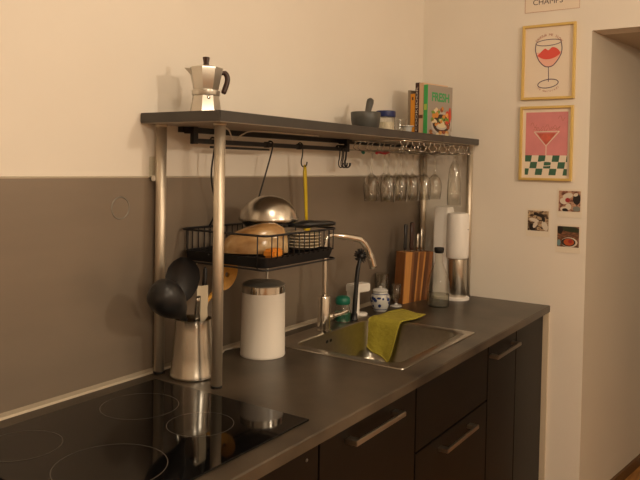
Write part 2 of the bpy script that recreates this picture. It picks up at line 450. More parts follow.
for v_ in b.verts: v_.co.z = min(v_.co.z, .083)
o = single('oven_dish', hard(b, 60), M['amber'], (-1.500, -.212, zs + .004), 'glossy brown dish turned upside down in the dish rack behind the front pole', 'dish', rotz=-.85)
single('sponge', hard(box(B(), -.028, .028, -.018, .018, 0, .024, .006)), M['orange'], (-1.535, -.308, zs), 'orange sponge at the near corner of the dish rack', 'sponge', rotz=.1) 
for i in range(5):
    b = hard(lathe(B(), [(.03, 0), (.036, .002), (.056, .010), (.055, .012), (.034, .005), (.001, .004)], 0, 0, 0, 32))
    o = single('side_plate', b, M['plate'], (-1.328, -.258, zs + .001 + i * .0095), 'small beige plate in the rack\'s stack, ' + ('at its bottom', 'second from its bottom', 'in its middle', 'second from its top', 'on its top')[i], 'plate', 'beige plates stacked in the dish rack')

# ------------------------------------------------------------------ shelf top: moka pot, mortar, jar, cup, books
mk = thing('moka_pot', 'aluminium moka pot with brown handle on the shelf', 'coffee pot', (-1.627, -.135, ZT), -.65)
def octo(prof, bm=None, rot=PI / 8): return hard(lathe(bm or B(), prof, 0, 0, 0, 8, True, True, rot=rot), 20)
obj('boiler', octo([(.0445, 0), (.045, .004), (.0365, .052)]), M['alu'], mk)
obj('collar', hard(lathe(B(), [(.0375, .052), (.0385, .054), (.0385, .066), (.036, .067)], 0, 0, 0, 32)), M['alu'], mk)
b = octo([(.034, .067), (.0355, .070), (.0465, .124), (.0465, .1255)])
v = [(-.043, -.012, .124), (-.043, .012, .124), (-.060, 0, .1255), (-.040, 0, .105)]
vs = [b.verts.new(p) for p in v]
for f in ((0, 1, 2), (0, 2, 3), (1, 3, 2), (0, 3, 1)): b.faces.new([vs[i] for i in f])
obj('top_chamber', b, M['alu'], mk)
ld = obj('lid', octo([(.047, .1257), (.0465, .128), (.012, .136), (.002, .1365)]), M['alu'], mk)
obj('knob', hard(lathe(B(), [(.0085, .136), (.0075, .142), (.010, .156), (.009, .158), (.001, .1585)], 0, 0, 0, 8)), M['brownh'], ld)
obj('handle', tube(B(), smooth([(.041, 0, .116), (.051, 0, .117), (.058, 0, .109), (.059, 0, .094), (.053, 0, .074), (.048, 0, .060)], 4), [.006] * 4 + [.0075] * 16 + [.0055], 10, flat=1.), M['brownh'], mk)
obj('spout_crease', ball(B(), (.002, -.0345, .045), .005, .003, .005), M['chrome'], mk)

mo = thing('mortar', 'dark grey stone mortar on the shelf', 'mortar', (-.742, -.125, ZT))
obj('bowl', hard(lathe(B(), [(.046, 0), (.050, .004), (.056, .045), (.058, .070), (.056, .073), (.050, .071), (.04, .03), (.001, .02)], 0, 0, 0, 40), 50), M['stone'], mo)
b = tube(B(), [(0, 0, 0), (.008, 0, .02), (.018, 0, .052), (.034, 0, .092), (.038, 0, .102), (.040, 0, .108)], [.012, .017, .0115, .0145, .013, .006], 16)
single('pestle', b, M['stone'], (-.745, -.125, ZT + .021), 'dark stone pestle leaning out of the mortar', 'pestle')
jr = thing('storage_jar', 'short clear jar with blue lid beside the mortar', 'jar', (-.583, -.125, ZT))
obj('glass_body', hard(lathe(B(), [(.034, 0), (.037, .004), (.037, .064), (.034, .068)], 0, 0, 0, 32)), M['jar'], jr)
obj('contents', hard(lathe(B(), [(.033, .003), (.0345, .006), (.0345, .045), (.001, .047)], 0, 0, 0, 32)), M['cream'], jr)
obj('lid', hard(lathe(B(), [(.0385, .066), (.0395, .068), (.0395, .087), (.037, .090), (.001, .091)], 0, 0, 0, 32)), M['blue'], jr)
o = single('shot_glass', hard(lathe(B(), [(.016, 0), (.0165, .004), (.020, .062)], 0, 0, 0, 24, True, False)), M['jar'], (-.512, -.16, ZT), 'small clear glass between the blue-lidded jar and the white cup', 'glass')
cu = thing('small_cup', 'tiny white cup with wide rim in front of the books', 'cup', (-.455, -.155, ZT))
obj('cup_body', hard(lathe(B(), [(.016, 0), (.018, .003), (.022, .033), (.020, .034), (.016, .01), (.001, .008)], 0, 0, 0, 24)), M['porcelain'], cu)
obj('rim_plate', hard(lathe(B(), [(.022, .032), (.029, .034), (.029, .038), (.022, .039)], 0, 0, 0, 24)), M['porcelain'], cu)

BR = -.24
bd = Vector((math.cos(BR), math.sin(BR), 0)); bn = Vector((-bd.y, bd.x, 0))
book_paper = mat('book_pages', '#e2d6c0', .8)
def book(off, th, w, h, cover, label, spine=None):
    p = Vector((-.362, -.203, ZT)) + bn * (off)
    t = thing('cookbook', label, 'book', p, BR, 'cookbooks on the shelf')
    pg = obj('pages', box(B(), .003, w - .004, .0025, th - .0025, .003, h - .003), book_paper, t)
    b = B(); box(b, 0, w, 0, .002, 0, h); box(b, 0, w, th - .002, th, 0, h)
    obj('cover', b, cover, t)
    s = obj('spine', box(B(), -.002, .001, 0, th, 0, h, .0008), spine or cover, t)
    return t, s
grey_cover = mat('grey_cover', '#9d9489', .5); green_sp = mat('green_spine', '#3fae5c', .5)
t, s = book(.0, .021, .168, .217, grey_cover, 'grey cookbook with green spine and green title, cover facing the room', green_sp)
art_cols = ['#3e9b5c', '#c9873a', '#8a4a2c', '#d9c9a4', '#c2432f', '#6f8f3a', '#3a2c26', '#b8b0a6', '#e0a860']
art_m = [mat('print_ink', c, .5) for c in art_cols]
Mf = Matrix(((1, 0, 0, 0), (0, 0, -1, 0), (0, 1, 0, 0), (0, 0, 0, 1)))     # local XY -> the cover plane (x, z), normal -y
tt = B()
text_into(tt, 'FRESH', .046, Mf @ Matrix.Translation((.086, .166, .0006)) @ Matrix.Diagonal((1, 1.1, 1, 1)), 0, .95, .0014)
obj('title', tt, art_m[0], t)
b = B(); rnd = random.Random(3)
disc(b, .095, .052, .0004, .055, .045, 7)
disc(b, .095, .05, .0006, .046, .036, 6)
for i in range(46):
    a = rnd.uniform(0, 2 * PI); q = rnd.uniform(0, 1) ** .5
    disc(b, .092 + .05 * q * math.cos(a), .068 + .046 * q * math.sin(a), .0008 + i * .00001, rnd.uniform(.006, .013), rnd.uniform(.004, .01), rnd.choice([1, 2, 3, 4, 5, 8, 1, 5]), 12, rnd.uniform(0, 3))
disc(b, .138, .085, .0014, .007, .03, 4, 16)
disc(b, .095, .038, .0014, .028, .012, 7, 16); disc(b, .095, .042, .0015, .022, .008, 3, 16)
for i in range(12): disc(b, rnd.uniform(.02, .15), rnd.uniform(.006, .022), .0015, .01, .007, rnd.choice([2, 3, 7, 8]), 10)
for v_ in b.verts: v_.co.x = max(.012, min(.166, .088 + (v_.co.x - .09) * 1.3)); v_.co.y = max(.002, v_.co.y * 1.12)
bmesh.ops.transform(b, matrix=Mf, verts=b.verts)
obj('cover_picture', b, art_m, t)
b = B(); box(b, -.0027, -.0019, .004, .017, .11, .135); obj('spine_label', b, mat('lime_label', '#b8cc5a', .5), s)
t, s = book(.0225, .024, .165, .226, mat('cream_cover', '#d9b795', .5), 'thick cream cookbook behind the grey one')
obj('spine_label', box(B(), -.0028, -.0019, .002, .022, .075, .09), mat('brown_label', '#6b4426', .5), s)
t, s = book(.048, .020, .162, .228, mat('black_red_cover', '#3a1a18', .5), 'dark cookbook with white spine lettering, third from the front')
b = B()
text_into(b, 'COOKBOOK', .021, Matrix(((0, 0, -1, -.0026), (0, 1, 0, .010), (1, 0, 0, .115), (0, 0, 0, 1))) @ Matrix.Rotation(0, 4, 'Z') @ Matrix.Diagonal((1.55, .75, 1, 1)))
obj('spine_lettering', b, mat('white_ink', '#e0d6c8', .6), s)
t, s = book(.0695, .024, .155, .182, mat('orange_cover', '#e0941f', .5), 'bright orange cookbook, second from the wall')
obj('spine_mark', box(B(), -.0028, -.0019, .008, .016, .155, .168), mat('dark_mark', '#5a3a1a', .5), s)
book(.095, .014, .158, .198, mat('grey_brown_cover', '#8b7d6c', .5), 'grey-brown cookbook nearest the back wall')

# ------------------------------------------------------------------ wine glass rack and glasses
GZ = 1.552
wr = thing('glass_rack', 'chrome wire stemware rack under the right end of the shelf', 'glass rack', (-.416, -.15, ZB))
def G(bm): bmesh.ops.translate(bm, verts=bm.verts, vec=(.416, .15, -ZB)); return bm
gx = [-.662 + .098 * k for k in range(6)]
b = B()
for y in (-.276, -.05):
    tube(b, [(-.715, y, ZB - .005), (-.118, y, ZB - .005)], .0022, 6)
for x in (-.715, -.118): tube(b, [(x, -.276, ZB - .005), (x, -.05, ZB - .005)], .0022, 6)
obj('frame', G(b), M['chrome'], wr)
for k in range(7):
    x = -.711 + .098 * k; b = B()
    for s in (-1, 1):
        if (k == 0 and s < 0) or (k == 6 and s > 0): pass
        tube(b, smooth([(x + s * .030, -.276, ZB - .005), (x + s * .028, -.277, ZB - .018), (x + s * .014, -.279, ZB - .022), (x + s * .013, -.279, GZ + .012), (x + s * .032, -.279, GZ + .002), (x + s * .032, -.27, GZ), (x + s * .032, -.05, GZ), (x + s * .03, -.048, ZB - .005)], 3), .0022, 6)
    obj('rail', G(b), M['chrome'], wr)
for x, y, m, nm, w in ((-.722, -.10, 'green', 'green', .6), (-.66, -.15, 'red', 'red', -.5)):
    b = tube(B(), smooth([(-.03, 0, 0), (-.012, .004, .006), (.012, -.002, .003), (.032, .004, .008)], 5), [.004] + [.006] * 14 + [.004], 8)
    single('bag_clip', b, M[m], (x + .01, y, GZ - .012), '%s plastic clip caught in the wire glass rack' % nm, 'clip', rotz=w)

def wine_glass(loc, label):
    t = thing('wine_glass', label, 'glass', loc, 0, 'stemmed glasses hanging in the rack')
    obj('foot', lathe(B(), [(.001, .0), (.029, -.001), (.030, -.002), (.029, -.003), (.006, -.008), (.0035, -.014)], 0, 0, 0, 28), M['glass'], t)
    obj('stem', lathe(B(), [(.0035, -.014), (.003, -.03), (.003, -.075), (.005, -.088)], 0, 0, 0, 12), M['glass'], t)
    obj('bowl', lathe(B(), [(.005, -.088), (.014, -.094), (.024, -.106), (.031, -.13), (.0315, -.150), (.027, -.197), (.0263, -.197), (.0305, -.150), (.030, -.13), (.023, -.107), (.012, -.096), (.001, -.092)], 0, 0, 0, 28), M['glass'], t)
    return t
ordn = ['rightmost', 'second from right', 'third from right', 'fourth from right', 'fifth from right']
front = [(gx[4], -.200), (gx[3], -.197), (gx[2], -.192), (gx[1], -.188), (gx[0], -.185)]
w0 = wine_glass((front[0][0], front[0][1], GZ - .0025), 'hanging wine glass, rightmost of the front row beside the flute')
w0.rotation_euler = (0, 0, 0)
for i, (x, y) in enumerate(front[1:]):
    dup(w0, (x, y, GZ - .0025), 'hanging wine glass in the front row, ' + ordn[i + 1])
for i, (x, y) in enumerate([(gx[3], -.112), (gx[2], -.115), (gx[1], -.112), (gx[0], -.11)]):
    dup(w0, (x, y, GZ - .0025), 'hanging wine glass in the back row near the wall, ' + ordn[i])
fl = thing('champagne_flute', 'taller wide flute hanging in the rack next to the right pole', 'glass', (gx[5], -.25, GZ - .0025))
obj('foot', lathe(B(), [(.001, 0), (.027, -.001), (.028, -.003), (.006, -.009), (.004, -.014)], 0, 0, 0, 28), M['glass'], fl)
obj('stem', lathe(B(), [(.004, -.014), (.005, -.022), (.008, -.03)], 0, 0, 0, 14), M['glass'], fl)
obj('bowl', lathe(B(), [(.008, -.03), (.018, -.045), (.025, -.075), (.029, -.115), (.031, -.16), (.031, -.225), (.0302, -.225), (.030, -.16), (.028, -.115), (.024, -.076), (.016, -.047), (.001, -.035)], 0, 0, 0, 28), M['glass'], fl)

# ------------------------------------------------------------------ things on the worktop
cn = thing('canister', 'white cylindrical canister with a steel band on the worktop', 'canister', (-1.362, -.137, H))
obj('body', hard(lathe(B(), [(.0685, 0), (.070, .002), (.070, .008), (.069, .012), (.0665, .198)], 0, 0, 0, 48), 50), M['white'], cn)
obj('band', hard(lathe(B(), [(.0668, .196), (.0668, .217), (.064, .2185)], 0, 0, 0, 48)), M['chrome'], cn)
obj('lid', hard(lathe(B(), [(.0655, .2175), (.066, .220), (.055, .2265), (.02, .230), (.001, .2302)], 0, 0, 0, 48), 60), M['lidgrey'], cn)

pt = thing('utensil_pot', 'polished steel pot holding kitchen utensils by the front pole', 'pot', (-1.650, -.121, H))
b = hard(lathe(B(), [(.060, 0), (.0635, .003), (.0635, .010), (.061, .016), (.0575, .06), (.051, .13), (.050, .155), (.051, .160), (.049, .1605), (.0485, .155), (.049, .13), (.055, .06), (.058, .012), (.001, .008)], 0, 0, 0, 48), 45)
obj('body', b, M['steel'], pt)
U = Vector((-1.650, -.121, H))
def ut(name, label, cat): return thing(name, label, cat, (U.x, U.y, H + .012))
def q(x, y, z): return (x - U.x, y - U.y, z - H - .012)
t = ut('ladle', 'black ladle with rounded bowl hanging out left of the pot', 'ladle')
obj('handle', tube(B(), smooth([q(-1.668, -.110, .93), q(-1.682, -.124, 1.03), q(-1.690, -.136, 1.060), q(-1.70, -.141, 1.070)], 4), .0045, 8), M['steel'], t)
b = tube(B(), smooth([q(-1.822, -.150, 1.170), q(-1.808, -.152, 1.160), q(-1.785, -.153, 1.142), q(-1.762, -.152, 1.122), q(-1.738, -.150, 1.102), q(-1.718, -.146, 1.082), q(-1.698, -.140, 1.067)], 3),
         [.010, .022, .032, .038, .042, .0445, .0455, .0455, .044, .041, .0375, .033, .028, .022, .0165, .012, .009, .007, .006], 20, flat=1.)
obj('bowl', b, M['bplastic'], t)
t = ut('serving_spoon', 'large black serving spoon with steel handle standing in the pot', 'spoon')
obj('handle', tube(B(), smooth([q(-1.640, -.132, .93), q(-1.660, -.146, 1.03), q(-1.670, -.155, 1.08), q(-1.684, -.172, 1.13)], 4), [.006, .007, .008, .009, .0095, .010, .0105, .0105, .0105, .0105, .010, .009, .008], 12, flat=.6), M['steel'], t)
b = B(); prof = [(-.060, .012), (-.045, .028), (-.02, .042), (.008, .047), (.032, .042), (.05, .030), (.062, .012)]
rows = []
for zz, w in prof:
    rows.append([(w * (k / 6 - 1) * 1.0, .016 * (1 - (k / 6 - 1) ** 2) * (w / .047), zz) for k in range(13)])
loft(b, rows, False, False, closed=False)
r2 = [[(x, y + .003, z) for x, y, z in row] for row in rows]
loft(b, r2, False, False, closed=False)
SM = Matrix.Translation(q(-1.699, -.128, 1.172)) @ Matrix.Rotation(-.58, 4, 'Z') @ Matrix.Rotation(.08, 4, 'Y')
bmesh.ops.transform(b, matrix=SM, verts=b.verts); obj('scoop', b, M['bplastic'], t)
t = ut('black_handled_utensil', 'thin utensil with slim black handle, upright in the pot', 'utensil')
obj('shaft', tube(B(), [q(-1.635, -.120, .93), q(-1.622, -.122, 1.05), q(-1.610, -.122, 1.13)], .004, 8), M['steel'], t)
obj('handle', tube(B(), [q(-1.610, -.122, 1.125), q(-1.608, -.122, 1.15), q(-1.606, -.122, 1.19), q(-1.606, -.122, 1.198)], [.005, .0075, .006, .002], 10), M['bplastic'], t)
single('spatula', hard(tube(B(), smooth([q(-1.63, -.14, .93), q(-1.628, -.14, 1.03), q(-1.632, -.141, 1.06), q(-1.636, -.142, 1.10), q(-1.637, -.142, 1.145), q(-1.637, -.142, 1.150)], 3), [.007] * 6 + [.018] * 3 + [.022] * 6 + [.015], 12, flat=.25), 50), M['cream'], (U.x, U.y, H + .012), 'cream flat spatula standing in the pot right of the serving spoon', 'spatula')
t = ut('wooden_spoon', 'wooden spoon with a hole, leaning right out of the pot', 'spoon')
obj('handle', tube(B(), [q(-1.662, -.112, .93), q(-1.618, -.108, 1.06), q(-1.575, -.101, 1.095), q(-1.535, -.099, 1.122)], .006, 10), M['wood'], t)
b = B(); n = 24; cz = 1.160; cx = -1.490
dirv = Vector((.55, 0, .83)); side = Vector((.83 * .8, -.5, -.55 * .8)).normalized()
def hp(r0, r1, oy): return [Vector(q(cx, -.098, cz)) + dirv * r1 * math.cos(2 * PI * k / n) + side * r0 * math.sin(2 * PI * k / n) + Vector((0, oy, 0)) for k in range(n)]
loft(b, [hp(.007, .008, -.004), hp(.028, .050, -.004), hp(.028, .050, .004), hp(.007, .008, .004), hp(.007, .008, -.004)], False, False)
obj('spoon_head', hard(b, 40), M['wood'], t)
single('whisk', tube(B(), smooth([q(-1.66, -.09, .93), q(-1.655, -.085, 1.04), q(-1.665, -.085, 1.075), q(-1.66, -.085, 1.10)], 4), [.004] * 6 + [.010] * 6 + [.006], 10, flat=.4), M['steel'], (U.x, U.y, H + .012), 'short steel utensil at the back of the pot', 'utensil')

# cables
b = tube(B(), smooth([(-1.184, -.010, 1.195), (-1.185, -.010, 1.0), (-1.19, -.012, .93), (-1.215, -.03, .9035), (-1.28, -.037, .9035), (-1.35, -.033, .9035), (-1.40, -.020, .9035), (-1.44, -.035, .9035), (-1.52, -.040, .9035)], 6), .0028, 8)
single('power_cord', b, M['cable'], (0, 0, 0), 'white cord running down the splashback behind the canister', 'cord')
b = tube(B(), smooth([(-1.655, -.22, 1.590), (-1.57, -.17, 1.583), (-1.47, -.10, 1.562), (-1.41, -.085, 1.580), (-1.38, -.10, 1.5905), (-1.25, -.12, 1.591), (-1.05, -.12, 1.591)], 6), .0022, 8)
single('light_cable', b, M['cable'], (0, 0, 0), 'thin pale cable sagging under the shelf by the front pole', 'cable')

# faucet
fc = thing('kitchen_faucet', 'chrome kitchen faucet with swivel spout behind the sink', 'faucet', (-1.000, -.122, H + .0035))
def F(x, y, z): return (x + 1.0, y + .122, z - H - .0035)
obj('base_body', hard(lathe(B(), [(.027, 0), (.027, .004), (.0225, .007), (.0225, .115), (.020, .124), (.012, .126)], 0, 0, 0, 32)), M['chrome'], fc)
sp = smooth([F(-1.0, -.122, 1.02), F(-1.0, -.122, 1.12), F(-1.0, -.122, 1.215), F(-.990, -.128, 1.238), F(-.965, -.140, 1.241), F(-.90, -.180, 1.229), F(-.875, -.197, 1.219), F(-.852, -.208, 1.19), F(-.838, -.215, 1.155), F(-.828, -.221, 1.118)], 5)
obj('spout', tube(B(), sp, [.0095] * 22 + [.0118] * (len(sp) - 29) + [.0138] * 7, 16), M['chrome'], fc)
lv = obj('lever', tube(B(), smooth([(.018, -.006, .045), (.045, -.018, .050), (.07, -.03, .054), (.095, -.04, .062)], 4), [.012] * 3 + [.008] * 4 + [.006] * 6, 12), M['chrome'], fc)

# brush standing by the sink
br = thing('bottle_brush', 'black dish brush standing head up on the sink ledge', 'brush', (-.793, -.122, H + .0035))
obj('stand', hard(lathe(B(), [(.016, 0), (.016, .004), (.013, .008), (.012, .026), (.010, .028)], 0, 0, 0, 24)), M['bplastic'], br)
obj('handle', tube(B(), smooth([(0, 0, .01), (.003, 0, .05), (.010, 0, .12), (.020, 0, .19), (.034, 0, .228), (.040, 0, .238)], 4), [.009] * 8 + [.0085] * 6 + [.007] * 7, 12), M['bplastic'], br)
b = ball(B(), (.044, 0, .242), .019, .017, .015); rnd = random.Random(5)
for i in range(90):
    a = rnd.uniform(0, 2 * PI); c = rnd.uniform(-1, 1); s_ = math.sqrt(1 - c * c); d = Vector((s_ * math.cos(a), s_ * math.sin(a), c))
    p = Vector((.044, 0, .242)); tube(b, [p + d * .012, p + d * rnd.uniform(.024, .031)], [.0022, .0012], 5)
obj('bristle_head', b, M['bplastic'], br)

so = thing('soap_bottle', 'small clear bottle with green cap and green contents by the faucet', 'bottle', (-.832, -.094, H + .0035))
obj('bottle', hard(lathe(B(), [(.030, 0), (.032, .003), (.032, .036), (.027, .050), (.024, .068)], 0, 0, 0, 32, True, False), 60), M['jar'], so)
obj('liquid', hard(lathe(B(), [(.0285, .003), (.0305, .006), (.0305, .035), (.001, .0365)], 0, 0, 0, 32)), M['dgreen'], so)
obj('cap', hard(lathe(B(), [(.026, .066), (.0285, .070), (.0275, .088), (.020, .095), (.001, .097)], 0, 0, 0, 32), 50), M['green'], so)

sd = thing('soap_dispenser', 'white C-shaped soap dispenser next to the black brush', 'dispenser', (-.704, -.085, H + .0035), -.25)
obj('column', hard(box(B(), -.045, -.010, -.024, .024, 0, .118, .006)), M['wplastic'], sd)
obj('head', hard(box(B(), -.047, .044, -.025, .025, .094, .126, .004)), M['wplastic'], sd)
obj('foot', hard(lathe(B(), [(.026, 0), (.027, .002), (.027, .006), (.024, .008)], .016, 0, 0, 28)), M['wplastic'], sd)
obj('nozzle', hard(lathe(B(), [(.006, .090), (.007, .099)], .025, 0, 0, 14)), M['bplastic'], sd)

sg = thing('sugar_bowl', 'blue and white porcelain lidded jar beside the knife block', 'jar', (-.560, -.104, H))
bp = [(.024, 0), (.026, .003), (.034, .025), (.038, .050), (.036, .072), (.027, .088), (.026, .092)]
obj('jar_body', hard(lathe(B(), bp, 0, 0, 0, 36), 50), M['porcelain'], sg)
l = obj('lid', hard(lathe(B(), [(.030, .092), (.031, .095), (.024, .103), (.010, .107), (.005, .109), (.007, .114), (.001, .117)], 0, 0, 0, 32), 50), M['porcelain'], sg)
b = B(); rnd = random.Random(11)
def on_jar(a, z):
    for (r0, z0), (r1, z1) in zip(bp, bp[1:]):
        if z0 <= z <= z1: r = r0 + (r1 - r0) * (z - z0) / (z1 - z0) + .0006
    return (r * math.cos(a), r * math.sin(a), z)
for i in range(44):
    a = rnd.uniform(0, 2 * PI); z = rnd.uniform(.024, .072); da, dz = rnd.uniform(.1, .3), rnd.uniform(.004, .009)
    vs = [b.verts.new(on_jar(a + da * math.cos(u), min(.087, z + dz * math.sin(u)))) for u in [2 * PI * k / 10 for k in range(10)]]; b.faces.new(vs)
for z in (.010, .080):
    loft(b, [[on_jar(2 * PI * k / 36, z + d) for k in range(36)] for d in (0, .003)], False, False)
obj('painted_flowers', b, M['cobalt'], sg); sg.scale = (1.06, 1.06, .88)

tg = thing('tumbler', 'tall clear tumbler behind the blue and white jar', 'glass', (-.452, -.050, H))
obj('glass_wall', lathe(B(), [(.024, 0), (.026, .003), (.0295, .135), (.0285, .135), (.025, .008), (.001, .007)], 0, 0, 0, 32), M['jar'], tg)
wg = thing('footed_glass', 'small footed glass between the porcelain jar and the knife block', 'glass', (-.437, -.112, H))
obj('foot', hard(lathe(B(), [(.025, 0), (.0255, .003), (.008, .008), (.005, .014)], 0, 0, 0, 28)), M['porcelain'], wg)
obj('bowl', lathe(B(), [(.005, .014), (.010, .022), (.019, .040), (.020, .095), (.0193, .095), (.018, .041), (.001, .02)], 0, 0, 0, 28), M['jar'], wg)

# knife block
kb = thing('knife_block', 'striped light and dark wood knife block holding knives', 'knife block', (-.376, -.114, H))
e1 = Vector((.172, -.034, 0)); e2 = Vector((.017, .052, 0)); HT = .222
def kp(s, t_, z):      # s along the face, t depth, z up; the block fans out slightly to the right at the top
    lean = .012 + .032 * s
    w = e1 * s + e2 * t_; f = z / HT
    return w + Vector((lean * f, -.004 * f, z - (.012 * s) * f))
def kslab(s0, s1):
    return loft(B(), [[kp(s0, 0, z), kp(s1, 0, z), kp(s1, 1, z), kp(s0, 1, z)] for z in (0, .002, HT - .002, HT)])
cuts = [0, .22, .30, .44, .50, .66, .72, .86, 1.0]
ms = ['maple', 'walnut', 'walnut2', 'maple', 'walnut', 'maple', 'walnut2', 'walnut']
for i, m in enumerate(ms):
    o = obj('wood_stave', hard(kslab(cuts[i], cuts[i + 1])), M[m], kb)
obj('side_panel', hard(loft(B(), [[kp(-.03, 0, z), kp(0, 0, z), kp(0, 1, z), kp(-.03, 1, z)] for z in (0, HT)])), M['walnut'], kb)
def knife(s, t_, ht, r, m, label, flat=.55):
    p0 = kp(s, t_, HT) + Vector((-.376, -.114, H)); t = thing('kitchen_knife', label, 'knife', p0 + Vector((0, 0, .001)), 0, 'knives in the block')
    obj('handle', tube(B(), [(0, 0, .006), (0, 0, .02), (.003, 0, ht * .6), (.004, 0, ht), (.004, 0, ht + .004)], [r * .8, r, r * .9, r * 1.1, r * .5], 12, flat=flat), m, t)
    obj('bolster', box(B(), -r * .7, r * .7, -.004, .004, -.0005, .009, .001), M['steel'], t)
knife(.10, .45, .115, .0125, M['bplastic'], 'knife with black handle, leftmost in the wooden block')
knife(.36, .55, .125, .0165, M['brownh'], 'knife with dark brown handle, second from left in the block')
knife(.56, .5, .075, .0085, M['steel'], 'knife with short steel handle, in the middle of the block')
knife(.70, .5, .10, .009, M['steel'], 'knife with tall steel handle, right end of the block')

# carafe
cf = thing('water_carafe', 'clear glass bottle with black stopper, a little water inside, on the worktop', 'bottle', (-.316, -.250, H))
obj('glass_body', hard(lathe(B(), [(.044, 0), (.0475, .003), (.048, .010), (.0475, .085), (.046, .105), (.038, .135), (.025, .165), (.018, .185), (.0155, .205), (.0165, .232)], 0, 0, 0, 40, True, False), 60), M['jar'], cf)
obj('water', hard(lathe(B(), [(.042, .004), (.0455, .008), (.0455, .052), (.001, .053)], 0, 0, 0, 40), 60), M['water'], cf)
obj('stopper', hard(lathe(B(), [(.0155, .226), (.020, .230), (.0215, .246), (.019, .250), (.001, .2505)], 0, 0, 0, 28), 50), M['rubber'], cf)

# soda maker
sm = thing('soda_maker', 'white tall drink maker with steel bottle cylinder at the back right corner', 'soda maker', (-.115, -.230, H))
def Y(v): return v + .230
obj('base', hard(loft(B(), [[(x + .0, y, z) for x, y, z in rr(-.058, .057, -.075, .098, .054, z)] for z in (0, .010)] + [rr(-.052, .051, -.069, .092, .05, .013)]), 40), M['wplastic'], sm)
obj('tower', hard(loft(B(), [rr(-.024, .044, .018, .095, .012, z) for z in (.013, .40)] + [rr(-.020, .040, .022, .091, .012, .412)]), 40), M['wplastic'], sm)
obj('head', hard(lathe(B(), [(.047, .185), (.0505, .190), (.0505, .215), (.0505, .370), (.046, .386), (.03, .390), (.001, .391)], .004, -.016, 0, 40), 40), M['wplastic'], sm)
obj('bottle_cylinder', hard(lathe(B(), [(.043, .013), (.0445, .016), (.0445, .17), (.043, .182)], .004, -.016, 0, 40), 40), M['steel'], sm)
obj('lever', hard(box(B(), .020, .045, -.055, -.045, .196, .206, .003)), M['steel'], sm)
obj('slot_line', loft(B(), [[(.004 + .0508 * math.cos(a), -.016 + .0508 * math.sin(a), z) for a in [-1.75 + .9 * k / 10 for k in range(11)]] for z in (.315, .317)], False, False, closed=False), M['ink'], sm)

# yellow cloth over the right rim of the sink
b = B()
rows = [  # from the far tip on the worktop to the hanging hem, each row runs back -> front
    [(-.508, -.172), (-.525, -.205), (-.54, -.255), (-.556, -.308)],
    [(-.58, -.165), (-.60, -.205), (-.62, -.25), (-.635, -.305)],
    [(-.66, -.160), (-.67, -.200), (-.68, -.248), (-.69, -.300)],
]
g = [[(x, y, H + .0065 + .003 * ((i + j) % 2)) for j, (x, y) in enumerate(r)] for i, r in enumerate(rows)]
g.append([(-.712, -.156, H + .009), (-.716, -.198, H + .011), (-.718, -.245, H + .010), (-.722, -.292, H + .009)])
g.append([(-.734, -.150, H - .004), (-.737, -.190, H - .003), (-.736, -.240, H - .004), (-.735, -.286, H - .004)])
g.append([(-.736, -.146, .860), (-.742, -.185, .852), (-.737, -.232, .84), (-.742, -.272, .835)])
g.append([(-.737, -.142, .825), (-.746, -.178, .803), (-.738, -.220, .79), (-.747, -.256, .77)])
g.append([(-.738, -.139, .806), (-.747, -.172, .785), (-.739, -.212, .768), (-.748, -.244, .752)])
rowsS = [smooth(r, 6) for r in g]
cols = list(zip(*rowsS)); colsS = [smooth(list(c), 5) for c in cols]
loft(b, [list(c) for c in colsS], False, False, closed=False)
cl = thing('dish_cloth', 'yellow-green dish cloth draped over the right edge of the sink', 'cloth', (-.62, -.22, H))
bmesh.ops.translate(b, verts=b.verts, vec=(.62, .22, -H))
o = obj('fabric', b, M['cloth'], cl)
md = o.modifiers.new('thick', 'SOLIDIFY'); md.thickness = .003; md.offset = 1
hemp = [Vector(p) for p in colsS[-1]]; b = tube(B(), [p + Vector((.62, .22, -H)) + Vector((-.002, .004, 0)) for p in [Vector(c[-3]) for c in colsS]], .0022, 6)
obj('hem', b, M['hem'], cl)
b = tube(B(), [Vector(p) + Vector((.62 - .003, .22 + .006, -H)) for p in colsS[1][12:]], .0022, 6); obj('hem', b, M['hem'], cl)

# ring mark and plastic hook on the splashback
b = B(); n = 48
loft(b, [[(r * math.cos(2 * PI * k / n), y, r * math.sin(2 * PI * k / n)) for k in range(n)] for r, y in ((.031, 0), (.0305, -.0012), (.0275, -.0012), (.027, 0))], False, False)
single('suction_ring', b, M['lidgrey'], (-1.809, -.0061, 1.366), 'pale ring stuck on the splashback left of the shelf poles', 'ring')
wh = thing('wall_hook', 'clear plastic hook at the splashback\'s top edge beside the rear pole', 'hook', (-1.703, -.0076, 1.47))
obj('back_plate', hard(box(B(), -.010, .010, -.003, .0, -.035, .035, .001)), M['jar'], wh)
obj('catch', hard(box(B(), -.006, .006, -.012, -.003, -.033, -.018, .002)), M['cable'], wh)

# ------------------------------------------------------------------ pictures on the right wall
WR = Matrix(((0, 0, -1), (-1, 0, 0), (0, 1, 0))).to_euler()
def wallthing(name, label, cat, y, z, group=None):
    t = thing(name, label, cat, (-.0006, y, z), 0, group); t.rotation_euler = WR; return t
def frame(t, w, h, fw=.011, d=.016):
    b = B()
    o = [(-w / 2, -h / 2), (w / 2, -h / 2), (w / 2, h / 2), (-w / 2, h / 2)]
    def lp(i, z): return [(x - math.copysign(i, x), y - math.copysign(i, y), z) for x, y in o]
    loft(b, [lp(0, 0), lp(0, d - .001), lp(.001, d), lp(fw - .001, d), lp(fw, d - .002), lp(fw, .003)], False, False)
    for f in b.faces: f.smooth = False
    obj('frame', b, M['gold'], t)
A1 = wallthing('framed_poster', 'gold-framed poster of red lips in a wine glass, on the right wall', 'picture', -.6015, 1.956, 'posters on the right wall')
frame(A1, .229, .324)
obj('backing_sheet', box(B(), -.105, .105, -.152, .152, .001, .004), M['paper'], A1)
z = .0044
